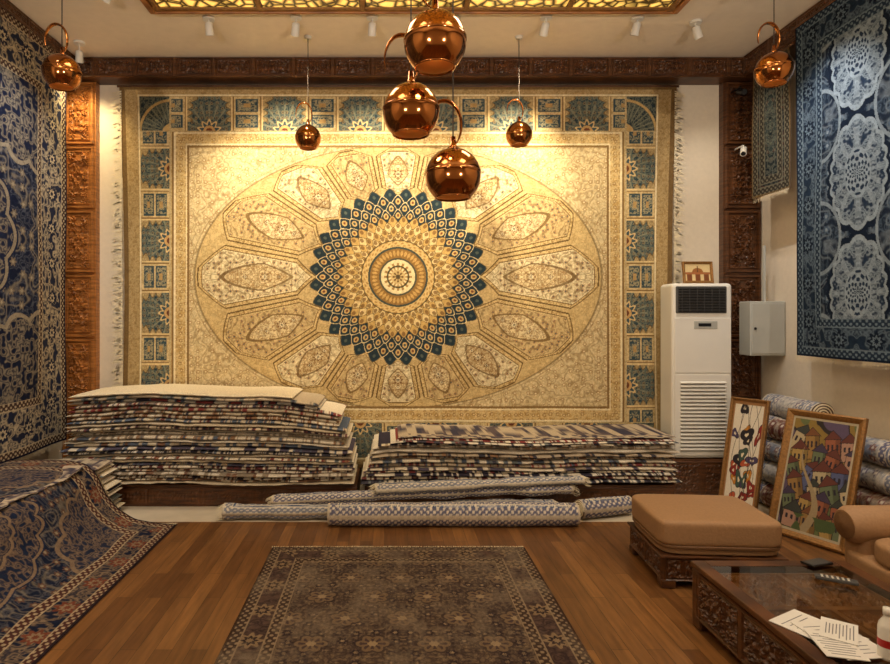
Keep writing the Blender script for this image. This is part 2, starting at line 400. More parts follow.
    tiles(av,(au-228)/30,30,side,4,42,30)
    paint(C,cor,navy); rr=np.hypot(au-226,av-144); an=np.arctan2(av-144,au-226)
    paint(C,cor*wv2,s(128,130,110),0.8); paint(C,cor&(np.cos(an*36)>0.6)&(rr>12)&(rr<30),s(136,138,118),0.7); paint(C,cor&(rr<9),tan); paint(C,cor&(np.abs(rr-32)<1.3),tan)
    ed=(au>258)|(av>180)
    paint(C,ed,s(160,134,90))
    wv=vines(au/2.3,av/2.3,2,0.1); paint(C,ed*wv,s(198,174,128),0.7)
    for q0 in (1.2,):
        paint(C,ed&((np.abs(au-258-q0)<0.9)&(av<182)|(np.abs(av-180-q0)<0.8)&(au<260)),cream)
    paint(C,(au>273)|(av>187),s(120,96,62))
    nz=vn(u*0.8,v*0.8,7)+0.6*vn(u/2.5,v/2.5,4); C*=(0.80+0.26*nz)[...,None]
    return C
nx,nz=1120,770
u=np.linspace(-278,278,nx); v=np.linspace(-190,190,nz); Ug,Vg=np.meshgrid(u,v,indexing='ij')
C=main_carpet(Ug,Vg)
sc=98.3; xc=(398-CX)/sc; zc=H+(CY-277)/sc
P=np.zeros((nx,nz,3)); P[...,0]=xc+Ug/sc; P[...,2]=zc+Vg/sc
edge=np.clip((190-Vg)/380,0,1)
P[...,1]=5.985+0.012*np.sin(Ug/17+1.3*np.sin(Vg/60))*edge
P[...,0]-=0.05*np.sign(Ug)*(np.clip(np.abs(Ug)/278-0.85,0,1)/0.15)*np.sin(np.clip((190-Vg)/380,0,1)*math.pi)
mb=MB(); mb.grid(P,'carpet',C)
mb.bx(xc-2.72,xc+2.72,6.005,6.05,zc-1.85,zc+1.9,'fringe')
mb.tube([(xc-2.85,5.99,zc+1.935),(xc+2.85,5.99,zc+1.935)],0.012,'carvd',8)
def fringe(mb,p0,p1,out,L,n,mat='fringe',w=0.004,wav=0.3):
    p0=np.array(p0,float);p1=np.array(p1,float);out=np.array(out,float); d=(p1-p0); d/=np.linalg.norm(d)
    for i in range(n):
        b=p0+(p1-p0)*((i+random.random()*0.6)/n); l=L*random.uniform(0.7,1.1); j=random.uniform(-wav,wav)*L
        m_=b+out*l*0.5+d*j*0.6; e=b+out*l+d*j
        V=[b-d*w,b+d*w,m_+d*w,m_-d*w,e+d*w*0.5,e-d*w*0.5]
        mb.add(V,[[0,1,2,3],[3,2,4,5]],mat)
fringe(mb,(xc-2.80,5.97,zc+1.88),(xc-2.78,5.97,0.3),(-1,0,-0.3),0.11,230,w=0.006)
fringe(mb,(xc+2.80,5.97,zc+1.88),(xc+2.78,5.97,0.3),(1,0,-0.3),0.10,230,w=0.006)
mb.obj('grand_medallion_wall_carpet')

# ------------------------------------------------------------ generic persian carpet
def persian(x,y,hx,hy,pal,k=0,sc=1.0,med=True,bw=0.26,rep=None,worn=0.0):
    ax,ay=np.abs(x),np.abs(y); C=np.zeros(x.shape+(3,)); C[...]=A(pal['field'])
    V1=vines(ax*20/sc,ay*20/sc,k,0.07); f1,f2=flowers(ax*9/sc,ay*9/sc,k+1,0.34,0.7); V0=vines(ax*7/sc,ay*7/sc,k+5,0.05)
    paint(C,V1,pal['vine'],0.75); paint(C,V0,pal['fl2'],0.5); paint(C,f1,pal['fl']); paint(C,f2,pal['fl2'])
    ix,iy=hx-bw-0.07,hy-bw-0.07
    if rep:
        yy=(y+rep/2)%rep-rep/2
        r=np.hypot(x/(0.25*rep),yy/(0.42*rep)); th=np.arctan2(yy,x); R=1+0.10*np.abs(np.cos(8*th))
        VV=vines(np.abs(x)*26,np.abs(yy)*26,k+2,0.11)
        paint(C,r<R*1.18,pal['m3']); paint(C,r<R,pal['m2']); paint(C,(r<R)*VV,pal['m1'],0.9); paint(C,np.abs(r-R*1.0)<0.05,pal['m1'])
        paint(C,r<0.5,pal['m1']); paint(C,(r<0.45)&(np.cos(10*th)*np.cos(r*36)>0.1),pal['m2']); paint(C,(r>0.5)&(r<0.9)&(np.cos(12*th)>0.5),pal['m1'],0.7)
        cr_=np.hypot((hx-bw-0.07-ax)/(0.25*rep),(rep/2-np.abs(yy))/(0.35*rep)); paint(C,(np.abs(cr_-0.9)<0.05),pal['m1'],0.8)
    elif med:
        r=np.hypot(x/(ix*0.72),y/(iy*0.55)); th=np.arctan2(y/iy,x/ix); R=1+0.08*np.abs(np.cos(8*th))
        paint(C,r<R,pal['m1']); VV=vines(ax*20/sc,ay*20/sc,k+2,0.09)
        paint(C,(r<R*0.93)*VV,pal['m3'],0.8); paint(C,np.abs(r-R*0.96)<0.02,pal['m3'])
        paint(C,r<R*0.6,pal['m2']); paint(C,(r<R*0.57)*vines(ax*22/sc,ay*22/sc,k+4,0.09),pal['m3'],0.8); paint(C,np.abs(r-R*0.6)<0.02,pal['m3'])
        paint(C,r<R*0.25,pal['m3']); paint(C,(r<0.22)&(np.cos(8*th)*np.cos(r*60)>0),pal['m1'])
        rc=np.hypot((ix-ax)/(ix*0.8),(iy-ay)/(iy*0.5)); thc=np.arctan2(iy-ay,ix-ax); Rc=1+0.1*np.abs(np.cos(8*thc))
        cm=(rc<Rc)&(r>R*1.1); paint(C,cm,pal['m2']); paint(C,cm*VV,pal['m3'],0.8); paint(C,(np.abs(rc-Rc)<0.03)&(r>R*1.1),pal['m3'])
    d=np.minimum(hx-ax,hy-ay); side=(hx-ax)<(hy-ay); t=np.where(side,ay,ax)
    b=d<bw+0.07
    paint(C,b,pal['g1']); 
    paint(C,b&(np.cos(t*120)*np.cos((d-bw-0.035)*130)>0.25),pal['g2'])
    b2=d<bw+0.01; paint(C,b2,pal['bd']); 
    dd=d-bw/2-0.03
    paint(C,b2*vines(t*20/sc,dd*20+40,k+3,0.09),pal['bv'],0.85)
    tc=(t%0.32)-0.16; rr=np.hypot(tc,dd); tt=np.arctan2(dd,tc); ro=0.075*(0.85+0.2*np.cos(8*tt))
    paint(C,b2&(rr<ro),pal['bf']); paint(C,b2&(rr<ro*0.6),pal['bv']); paint(C,b2&(rr<ro*0.3),pal['bf'])
    b3=d<0.075; paint(C,b3,pal['g1']); paint(C,b3&(np.cos(t*120)*np.cos((d-0.045)*130)>0.25),pal['g2'])
    for q in (0.078,bw+0.008,bw+0.07): paint(C,np.abs(d-q)<0.004,pal['g2'])
    paint(C,d<0.02,pal['edge'])
    n=vn(x*60,y*60,k+5)
    C*=(0.80+0.35*n)[...,None]
    if worn>0:
        w=np.clip(vn(x*5,y*5,k)+0.6*vn(x*19,y*13,k+1)+0.5*vn(x*60,y*50,k+2)-0.9,0,1)*worn*1.6
        paint(C,np.clip(w,0,1),pal['worn'])
    return C
def hung(name,xp,y0,y1,z0,z1,pal,nrm,k,fr=True,**kw):
    hy=(z1-z0)/2; hx=(y1-y0)/2; nx=int(2*hx*200); nz=int(2*hy*200)
    a=np.linspace(-hx,hx,nx); b=np.linspace(-hy,hy,nz); X,Y=np.meshgrid(a,b,indexing='ij')
    C=persian(X,Y,hx,hy,pal,k,**kw)
    P=np.zeros(X.shape+(3,)); P[...,1]=(y0+y1)/2+X; P[...,2]=(z0+z1)/2+Y
    P[...,0]=xp+0.015*np.sin(X*7+0.6*np.sin(Y*3))*np.clip((hy-Y)/hy,0,1)*nrm
    mb=MB(); mb.grid(P,'carpet',C); P2=P.copy(); P2[...,0]-=0.008*nrm; mb.grid(P2[::8,::8],'back')
    mb.tube([(xp-0.004*nrm,y0-0.05,z1),(xp-0.004*nrm,y1+0.05,z1)],0.012,'carvd',8)
    if fr: fringe(mb,(xp,y0,z0),(xp,y1,z0),(0,0,-1),0.05,int((y1-y0)*110),w=0.002)
    return mb.obj(name)
blueL=dict(field=s(24,31,54),vine=s(84,90,104),fl=s(120,110,96),fl2=s(156,146,126),m1=s(30,38,64),m2=s(24,31,54),m3=s(144,134,116),
  g1=s(70,52,48),g2=s(176,162,136),bd=s(36,42,64),bv=s(190,176,148),bf=s(26,34,58),edge=s(24,28,46),worn=s(120,120,120))
hung('blue_wall_carpet',XL+0.215,2.2,5.68,0.53,4.2,blueL,1,0,sc=1.1,bw=0.4)
blueR=dict(field=s(26,36,52),vine=s(74,90,106),fl=s(68,84,102),fl2=s(120,132,142),m1=s(132,146,156),m2=s(34,48,68),m3=s(20,30,46),
  g1=s(36,50,68),g2=s(100,116,128),bd=s(30,44,62),bv=s(92,108,122),bf=s(20,30,46),edge=s(24,34,50),worn=s(120,120,120))
hung('blue_silk_wall_carpet',XR-0.285,3.74,5.08,1.38,4.2,blueR,-1,3,rep=0.9,bw=0.24)
green=dict(field=s(28,36,38),vine=s(70,76,72),fl=s(68,44,36),fl2=s(100,98,86),m1=s(46,56,56),m2=s(24,32,36),m3=s(90,92,82),
  g1=s(48,44,38),g2=s(96,92,78),bd=s(26,32,36),bv=s(78,80,72),bf=s(58,38,32),edge=s(100,82,56),worn=s(120,120,120))
hung('green_wall_rug',XR-0.285,5.16,5.66,2.84,4.08,green,-1,5,bw=0.1,sc=0.6)

# floor rug
pal=dict(field=s(100,84,70),vine=s(54,44,42),fl=s(52,44,48),fl2=s(144,124,98),m1=s(0,0,0),m2=s(0,0,0),m3=s(0,0,0),
  g1=s(62,48,42),g2=s(132,114,92),bd=s(84,66,58),bv=s(48,38,40),bf=s(126,106,82),edge=s(60,44,36),worn=s(124,110,94))
x0,x1,y0,y1=-0.85,1.02,1.5,4.36; hx=(x1-x0)/2; hy=(y1-y0)/2
X,Y=np.meshgrid(np.linspace(-hx,hx,620),np.linspace(-hy,hy,900),indexing='ij')
C=persian(X,Y,hx,hy,pal,2,med=False,bw=0.2,sc=0.85,worn=0.0)
inn=(np.abs(X)<hx-0.29)&(np.abs(Y)<hy-0.29)
rows=np.floor(Y/0.26); tx=((X+0.16*(rows%2))%0.32)-0.16; ty=(Y%0.26)-0.13
rr=np.hypot(tx,ty*1.1); th=np.arctan2(ty,tx); ro=0.095*(0.72+0.28*np.abs(np.cos(3*th+rows)))
paint(C,inn&(rr<ro*1.12),s(50,40,42),0.8); paint(C,inn&(rr<ro*0.92),s(118,98,76),0.8); paint(C,inn&(rr<ro*0.72)&(np.cos(8*th)>0),s(58,46,52),0.85); paint(C,inn&(rr<ro*0.3),s(150,130,102),0.85)
vg=vines((np.abs(tx))*34,np.abs(ty)*34,4,0.1); paint(C,inn*(rr>ro*1.15)*vg,s(50,40,42),0.8)
w=np.clip(vn(X*5,Y*5,2)+0.6*vn(X*19,Y*13,3)+0.6*vn(X*70,Y*60,4)-0.9,0,1)*0.75; paint(C,w,pal['worn'])
P=np.zeros(X.shape+(3,)); P[...,0]=(x0+x1)/2+X; P[...,1]=(y0+y1)/2+Y; e_=np.minimum(hx-np.abs(X),hy-np.abs(Y)); P[...,2]=0.010*np.clip(e_/0.008,0,1)+0.001
mb=MB(); mb.grid(P,'carpet',C); fringe(mb,(x0,y1,0.004),(x1,y1,0.004),(0,1,0),0.03,260,w=0.0025)
mb.obj('distressed_floor_rug')

# ------------------------------------------------------------ rug stacks
DK=np.array([s(86,80,96),s(136,66,64),s(96,106,124),s(128,96,78),s(110,66,66),s(70,68,78),s(160,124,94),s(112,118,118),s(58,54,66),s(150,136,118)])
LT=np.array([s(230,218,196),s(210,196,170),s(190,174,150),s(218,208,190)])
def rug_stack(name,L,D,z0,layers,t,xf,shapef,seed,topcream=True):
    rs=np.random.default_rng(seed); mb=MB(); m=int(L/0.009); z=z0; prev=-1
    for i in range(layers):
        tt=t*rs.uniform(0.6,1.4)
        ty=int(rs.choice([0,1,1,2,3,1]))
        if ty==prev and ty!=1: ty=1
        prev=ty
        L1=LT[rs.integers(4)]; D1=DK[rs.integers(10)]; D2=DK[rs.integers(10)]; D3=DK[rs.integers(10)]
        if ty==0: pc=[L1,L1,L1*0.85,D1]; th_=(0.85,0.95)
        elif ty==1: pc=[L1,D1,D2,D3]; th_=(0.58,0.74)
        elif ty==2: pc=[D1,L1,D2,L1]; th_=(0.52,0.8)
        else: pc=[D1,D2,L1,D3]; th_=(0.45,0.58)
        xa,xb,df=shapef(i/max(1,layers-1)); xa+=rs.uniform(-0.03,0.03); xb+=rs.uniform(-0.05,0.03)
        xs=np.linspace(xa,xb,m); y0=rs.uniform(-0.04,0.02); n=24
        P=np.zeros((n,m,3)); Cc=np.zeros((n,m,3))
        wob=0.008*np.sin(xs*3.1+seed)+0.022*(vn(xs*2.3,np.full(m,seed*3.3+i*0.12),1)-0.5)*(0.3+i/layers)+0.010*(vn(xs*9,np.full(m,i*4.1),5)-0.5)
        yw=0.035*(vn(xs*5,np.full(m,i*1.7),2)-0.5)+0.022*(vn(xs*22,np.full(m,i*2.7),3)-0.5)
        droop=df(xs)
        ends=np.clip(np.minimum(xs-xa,xb-xs)/0.05,0.03,1)**0.5
        thick=tt*(0.85+0.4*vn(xs*8,np.full(m,i*3.1),4))*ends
        fr_=rs.uniform(16,60)
        q1=vn(xs*fr_,np.full(m,i*5.3),5); q2=vn(xs*fr_*1.9+9,np.full(m,i*2.3+4),6)
        for j in range(n):
            a=2*math.pi*j/n; ca,sa=math.cos(a),math.sin(a)
            ex=np.sign(ca)*abs(ca)**0.35; ez=np.sign(sa)*abs(sa)**0.9
            P[j,:,0]=xs; P[j,:,1]=D/2+y0+yw*(1 if ca<0 else 0.2)+ex*D/2
            P[j,:,2]=z+tt/2+wob+ez*thick*0.5-droop
            col=np.tile(np.array(pc[0]),(m,1))
            if abs(sa)<0.8:
                col[q1>th_[0]]=pc[1]; col[q1>th_[1]]=pc[2]; col[(q2>0.74)]=pc[3] if ty else pc[0]
            if abs(sa)<0.2: col=col*0.72      # shade of the fold crease painted into the rug colour
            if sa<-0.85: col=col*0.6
            Cc[j]=col
        if i==layers-1 and topcream: Cc[:]=A(s(222,208,180)); 
        if i==layers-1 and not topcream:
            for j in range(n):
                q=vn(xs*24,np.full(m,j*1.3),2); Cc[j]=A(s(96,84,86)); Cc[j][q>0.5]=A(s(186,170,146)); Cc[j][q<0.3]=A(s(66,64,78))
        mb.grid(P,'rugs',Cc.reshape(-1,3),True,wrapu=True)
        for e in (0,m-1): mb.add(P[:,e],[list(range(n)) if e else list(range(n))[::-1]],'rugs',Cc[:,e])
        z+=tt*0.93
    return mb,z
def place(mb,name,R,off):
    off=np.array(off)
    for i in range(len(mb.V)): mb.V[i]=mb.V[i]@np.array(R).T+off
    return mb.obj(name)
I3=np.eye(3)
def shL(f):
    xa=-2.90+0.07*f; xb=-0.30-0.14*f**2
    if f>0.99: xb=-0.86
    if f<=0.99 and f>0.9: xb=-0.62
    def df(x): return 0.10*f*np.clip((x+1.15)/0.75,0,1)**1.3+0.02*f*np.clip((-2.5-x)/0.4,0,1)**2
    return xa,xb,df
mb,zt=rug_stack('',2.6,0.68,0.215,27,0.0298,0,shL,2); 
o=place(mb,'folded_rug_stack',I3,(0,5.26,0)); print('ztop',zt)
def shR(f):
    xa=-0.22+0.22*f**2+ (0.1 if f>0.85 else 0); xb=2.62-0.03*f
    def df(x): return 0.05*f*np.clip((0.25-x)/0.5,0,1)**1.5
    return xa,xb,df
mb,zt=rug_stack('',2.8,0.66,0.215,15,0.0298,0,shR,7,False); place(mb,'folded_rug_stack',I3,(0,5.28,0)); print('ztop',zt)
for (xa,xb) in ((-2.6,-0.27),(-0.2,2.6)):
    mb=MB(); mb.bx(xa,xb,5.32,5.92,0.0,0.195,'carvd',0.006); relief(mb,(xa,5.32,0.01),(1,0,0),(0,0,1),(0,-1,0),xb-xa,0.17,0.012,0.5,0.17,'carvd',0.015,3,0.02,14)
    mb.obj('wooden_display_platform')

# left side stack + draped carpet
def shS(f):
    return 2.0-0.02*f,4.80-0.03*f,(lambda x:0*x)
mb,zt=rug_stack('',2.8,0.72,0.0,15,0.038,0,shS,11,False)
R=np.array([[0,-1,0],[1,0,0],[0,0,1.0]])
place(mb,'folded_rug_stack',R,(-2.44,0,0.0)); print('ztop',zt)
mb,zt3=rug_stack('',0.9,0.30,0.0,13,0.038,0,(lambda f:(-3.15,-2.30-0.08*f,(lambda x:0*x))),15,False); place(mb,'folded_rug_stack',I3,(0,4.90,0.0)); print('z3',zt3)
pal=dict(field=s(24,31,52),vine=s(88,88,94),fl=s(96,70,58),fl2=s(140,128,108),m1=s(30,40,64),m2=s(38,44,64),m3=s(128,108,88),
  g1=s(76,46,42),g2=s(164,146,118),bd=s(26,32,52),bv=s(132,112,90),bf=s(112,62,46),edge=s(40,30,34),worn=s(120,120,120))
zt2=max(zt,zt3)+0.016
path=[(-3.24,zt2+0.0),(-2.95,zt2+0.01),(-2.62,zt2+0.005),(-2.47,zt2-0.02),(-2.38,zt2-0.12),(-2.32,zt2-0.28),(-2.22,0.13),(-2.08,0.045),(-1.9,0.016),(-1.72,0.006)]
path=np.array(path); sl=np.concatenate([[0],np.cumsum(np.linalg.norm(np.diff(path,axis=0),axis=1))])
NT=420; tt=np.linspace(0,sl[-1],NT)
def cr(arr):
    y=np.interp(tt,sl,arr); kk=np.hanning(39); kk/=kk.sum(); yp=np.pad(y,19,mode='edge'); r=np.convolve(yp,kk,'valid'); r[0]=y[0]; r[-1]=y[-1]; return r
px,pz=cr(path[:,0]),cr(path[:,1])
NY=700; yy=np.linspace(1.7,4.84,NY); T,Yg=np.meshgrid(np.arange(NT),yy,indexing='ij')
hx=sl[-1]/2; hy=3.14/2
C=persian(np.tile((tt-hx)[:,None],(1,NY)),Yg-3.27,hx,hy,pal,4,bw=0.22,sc=0.8)
P=np.zeros((NT,NY,3)); slope=np.clip((tt-0.75)/0.3,0,1)*np.clip((sl[-1]-tt)/0.5,0,1)
wv=0.02*np.sin(Yg*5+0.4)+0.012*np.sin(Yg*11)
P[...,0]=px[:,None]+slope[:,None]*(wv+0.02); P[...,1]=Yg; P[...,2]=pz[:,None]+slope[:,None]*0.01
mb=MB(); mb.grid(P,'carpet',C); P2=P.copy(); P2[...,2]-=0.006; mb.grid(P2[::6,::6],'back')
for i in range(int(NT*0.5),NT-2,1):
    b=P[i,-1]; e=b+np.array([random.uniform(-0.01,0.01),0.045*random.uniform(0.7,1.2),-min(0.04,b[2]-0.003)])
    mb.add([b-[0.0015,0,0],b+[0.0015,0,0],e+[0.0015,0,0],e-[0.0015,0,0]],[[0,1,2,3]],'fringe')
mb.obj('draped_persian_carpet')

# rolled rugs
def roll(name,p0,p1,r,pal,k,mbb=None,flat=1.0,bend=(0,0),lump=0.07,fr=False):
    p0=np.array(p0,float);p1=np.array(p1,float);L=np.linalg.norm(p1-p0); m=max(30,int(L*150)); n=48
    d=(p1-p0)/L; up=np.array([0,0,1.0]) if abs(d[2])<0.8 else np.array([0,1.0,0]); b=np.cross(d,up); b/=np.linalg.norm(b); up=np.cross(b,d)
    ts=np.linspace(0,L,m); P=np.zeros((n,m,3)); an=np.arange(n)/n*2*math.pi
    rr=r*(1+lump*2*(vn(ts*4,np.full(m,k*3.0),1)-0.5)+lump*(vn(ts*13,np.full(m,k*5.0),2)-0.5))
    q=ts/L; cen=p0+d*ts[:,None]+(bend[0]*np.sin(q*math.pi*1.5))[:,None]*b+(bend[1]*np.sin(q*math.pi))[:,None]*up
    for j in range(n):
        cre=1-0.10*math.exp(-((math.sin(an[j]-0.9-k)))**2*30)*(lump>0.08)
        P[j]=cen+(rr*(math.cos(an[j]))*cre)[:,None]*b+(rr*math.sin(an[j])*flat*cre)[:,None]*up
    X,Y=np.meshgrid(an*r,ts-L/2,indexing='ij')
    C=persian(X-math.pi*r,Y,math.pi*r+0.0,L/2,pal,k,med=False,bw=0.1,sc=0.9)
    mb=mbb or MB(); mb.grid(P,'carpet',C.reshape(-1,3),True,wrapu=True)
    for e,sg in ((0,-1),(m-1,1)):
        qn=40*4; th=np.linspace(0,2*math.pi*4,qn); rad=rr[e]; ro=rad*(1-0.9*th/th[-1])*0.98; c=cen[e]
        pin=c+(ro*np.cos(th))[:,None]*b+(ro*np.sin(th)*flat)[:,None]*up
        ro2=np.maximum(ro-rad*0.12,0); pin2=c+(ro2*np.cos(th))[:,None]*b+(ro2*np.sin(th)*flat)[:,None]*up
        G=np.stack([pin,pin2+d*sg*0.004],0); mb.grid(G,'fringe',None,False)
        mb.add(P[:,e]-d*sg*0.004,[list(range(n))],'carvd')
        if fr:
            for q_ in range(60):
                t_=random.uniform(0,2*math.pi); st=c+rad*0.95*(math.cos(t_)*b+math.sin(t_)*flat*up); en=st+d*sg*random.uniform(0.03,0.06); en[2]=max(0.004,en[2]-0.025)
                w_=np.array([0,0.0018,0.0008]); mb.add([st-w_,st+w_,en+w_,en-w_],[[0,1,2,3]],'fringe')
    if mbb is None: return mb.obj(name)
pr1=dict(field=s(92,108,142),vine=s(206,200,188),fl=s(140,92,92),fl2=s(218,210,196),m1=s(0,0,0),m2=s(0,0,0),m3=s(0,0,0),g1=s(104,104,128),g2=s(214,204,186),bd=s(110,120,150),bv=s(212,204,188),bf=s(72,88,124),edge=s(196,184,164),worn=(0,0,0))
pr2=dict(pr1,field=s(186,182,176),vine=s(112,116,134),fl=s(120,110,128),bd=s(160,162,170),bv=s(98,104,124),g1=s(126,130,144),edge=s(204,194,176))
pr3=dict(pr1,field=s(104,60,56),vine=s(180,154,124),bd=s(66,62,74))
pr4=dict(pr1,field=s(130,136,154),vine=s(200,194,182),fl=s(140,104,98),bd=s(108,114,136))
roll('rolled_rug',(-0.48,4.84,0.092),(1.56,4.84,0.092),0.092,pr1,1,lump=0.05)
roll('rolled_rug',(-1.38,5.00,0.062),(1.45,5.10,0.066),0.085,pr2,2,flat=0.72,bend=(0.02,0),lump=0.16,fr=True)
roll('rolled_rug',(-0.98,5.06,0.135),(1.62,5.17,0.20),0.078,pr4,5,flat=0.62,bend=(0.02,0.02),lump=0.2,fr=True)
roll('rolled_rug',(-0.10,5.06,0.235),(1.72,5.16,0.28),0.066,pr2,4,flat=0.6,bend=(0.02,0.01),lump=0.2,fr=True)
roll('rolled_rug',(1.62,4.98,0.085),(2.10,5.12,0.085),0.08,pr4,3,lump=0.1)

# ------------------------------------------------------------ right side: roll pile
mb=MB()
for i,(x,z,y0,y1) in enumerate([(3.69,0.1,4.0,5.9),(3.69,0.3,4.05,5.85),(3.69,0.5,4.1,5.9),(3.69,0.7,4.15,5.7),(3.48,0.1,4.75,5.5),(3.50,0.30,4.9,5.5),(3.52,0.5,5.0,5.5),(3.54,0.7,4.95,5.5),(3.62,0.89,4.9,5.55)]):
    roll('',(x,y0,z),(x,y1,z),0.1,[pr4,pr3,pr2][i%3],i,mb)
mb.obj('rolled_rug_pile')

# ------------------------------------------------------------ framed pictures
def picture(name,BL,e,up,fw,fn,fmat='gold',thick=0.03,n=(160,230)):
    BL=np.array(BL,float);e=np.array(e,float);up=np.array(up,float); w=np.linalg.norm(e);h=np.linalg.norm(up);eu=e/w;uu=up/h
    N=np.cross(eu,uu); N/=np.linalg.norm(N)
    BL=BL+np.array([0,0,0.005])
    mb=MB(); pr=[(0,0),(0,thick),(fw*0.3,thick*1.25),(fw*0.7,thick*0.9),(fw,thick*0.45),(fw,0)]
    def pt(a,b,d): return BL+eu*a+uu*b+N*d
    G=[]
    for (o_,d_) in pr: G.append([pt(o_,o_,d_),pt(w-o_,o_,d_),pt(w-o_,h-o_,d_),pt(o_,h-o_,d_),pt(o_,o_,d_)])
    mb.grid(np.array(G),fmat,None,False)
    mb.add([pt(0,0,0),pt(w,0,0),pt(w,h,0),pt(0,h,0)],[[0,1,2,3]],'carvd')
    a,b=np.meshgrid(np.linspace(0,1,n[0]),np.linspace(0,1,n[1]),indexing='ij')
    P=BL+(fw+a*(w-2*fw))[...,None]*eu+(fw+b*(h-2*fw))[...,None]*uu+N*thick*0.4
    mb.grid(P,'paintm',fn(a,b)); return mb.obj(name)
def village(a,b):
    C=np.zeros(a.shape+(3,)); C[...]=A(s(128,104,50))
    nn=vn(a*5,b*5,2); paint(C,nn>0.55,s(84,70,92)); paint(C,np.abs(nn-0.55)<0.03,s(40,34,34)); paint(C,(nn<0.3),s(92,100,62))
    rs=np.random.default_rng(21)
    walls=[s(160,132,76),s(120,92,124),s(140,84,60),s(96,106,78),s(170,154,120),s(80,86,118),s(140,108,62),s(160,124,104)]
    roofs=[s(92,50,42),s(62,52,72),s(110,70,44),s(54,58,54)]
    for row in range(6):
        yb=0.76-row*0.135
        for c in range(4):
            xc_=(c+0.5)/4+rs.uniform(-0.06,0.06)+(0.1 if row%2 else 0); w_=rs.uniform(0.10,0.15); h_=rs.uniform(0.10,0.17); an=rs.uniform(-0.4,0.4)
            ca,sa=math.cos(an),math.sin(an); dx=(a-xc_); dy=(b-yb-rs.uniform(-0.02,0.02))*1.55
            lx=dx*ca+dy*sa; ly=-dx*sa+dy*ca
            wl=walls[rs.integers(8)]; rf=roofs[rs.integers(4)]
            body=(np.abs(lx)<w_)&(ly>-h_)&(ly<h_); roof=(ly>=h_*0.9)&(ly<h_*0.9+ (w_*1.15-np.abs(lx))*0.9)
            paint(C,(np.abs(lx)<w_+0.008)&(ly>-h_-0.008)&(ly<h_),s(36,28,32)); paint(C,body,wl); paint(C,body&(lx>w_*0.35),tuple(np.array(wl)*0.6))
            paint(C,(ly>=h_*0.9-0.008)&(ly<h_*0.9+(w_*1.25-np.abs(lx))*0.9),s(36,28,32)); paint(C,roof,rf)
            for wx in (-0.6,-0.05,0.6): paint(C,(np.abs(lx-wx*w_)<w_*0.13)&(np.abs(ly-h_*0.2)<h_*0.25),s(38,32,44))
    rd=np.abs(a-0.40-0.16*np.sin(b*7))<0.10*(0.75-b); paint(C,rd,s(150,132,100)); 
    paint(C,(b<0.16)&(vn(a*6,b*9,3)>0.5),s(70,84,50))
    m=(a<0.03)|(a>0.97)|(b<0.02)|(b>0.98); paint(C,m,s(170,158,132))
    return C
def abstract(a,b):
    C=np.zeros(a.shape+(3,)); C[...]=A(s(210,200,180))
    rs=np.random.default_rng(8); cols=[s(36,32,38),s(130,40,32),s(180,120,44),s(60,80,70),s(130,40,32),s(170,80,50),s(70,60,90)]
    for i in range(22):
        cx_,cy_=rs.uniform(0.08,0.92),rs.uniform(0.05,0.95); ra,rb=rs.uniform(0.08,0.2),rs.uniform(0.05,0.12); an=rs.uniform(0,3.1)
        dx=a-cx_; dy=(b-cy_)*1.9; lx=dx*math.cos(an)+dy*math.sin(an); ly=-dx*math.sin(an)+dy*math.cos(an)
        r_=np.hypot(lx/ra,ly/rb)*(1+0.2*np.cos(3*np.arctan2(ly,lx)+i)); paint(C,r_<1.06,s(36,30,32)); paint(C,r_<0.96,cols[i%7]); paint(C,r_<0.3,s(214,200,170))
    for i in range(6):
        c=rs.uniform(0.1,0.9); paint(C,np.abs(a-c-0.12*np.sin(b*(4+i)+i))<0.008,s(44,36,36),0.9)
    m=(a<0.05)|(a>0.95)|(b<0.03)|(b>0.97); paint(C,m,s(150,110,70))
    return C
picture('framed_abstract_painting',(2.93,5.22,0),(0.17,-0.27,0),(0.20,0.12,0.98),0.028,abstract,'gold')
picture('framed_village_painting',(3.05,4.72,0),(0.24,-0.5,0),(0.26,0.125,0.95),0.05,village,'gold')

# ------------------------------------------------------------ air conditioner
mb=MB(); xa,xb,yf,yb_=2.70,3.27,5.58,5.85
mb.box(((xa+xb)/2,(yf+yb_)/2,(0.37+2.03)/2),(xb-xa,yb_-yf,1.66),'white',0.035,None,4)
mb.bx(xa+0.03,xb-0.06,yf-0.012,yf+0.01,1.745,2.0,'dgrey',0.01)
for i in range(9): 
    z=1.765+i*0.026; mb.box(((xa+xb)/2-0.015,yf-0.016,z),(xb-xa-0.13,0.012,0.009),'black',0,Matrix.Rotation(0.5,3,'X'))
for i in range(6): mb.bx(xa+0.08+i*0.07,xa+0.086+i*0.07,yf-0.022,yf-0.012,1.76,1.985,'dgrey')
mb.bx(xa+0.02,xb-0.02,yf-0.006,yf+0.01,1.18,1.70,'white',0.004)
mb.bx(xa+0.02,xb-0.02,yf-0.006,yf+0.01,0.40,1.165,'white',0.004)
mb.bx(xa+0.2,xa+0.42,yf-0.012,yf,1.60,1.67,'grey',0.003); mb.bx(xa+0.24,xa+0.36,yf-0.014,yf-0.01,1.62,1.65,'black')
for i in range(19):
    z=0.46+i*0.035; mb.box(((xa+xb)/2,yf-0.012,z),(xb-xa-0.14,0.022,0.012),'white',0,Matrix.Rotation(0.6,3,'X')); mb.bx(xa+0.075,xb-0.075,yf-0.0075,yf-0.005,z-0.02,z-0.010,'dgrey')
mb.obj('floor_standing_air_conditioner')
mb=MB(); mb.bx(2.70,3.26,5.58,5.88,0,0.365,'carvd',0.01); relief(mb,(2.70,5.58,0.02),(1,0,0),(0,0,1),(0,-1,0),0.56,0.33,0.012,0.28,0.33,'carvd',0.012,1,0.02,12); mb.obj('wooden_plinth')
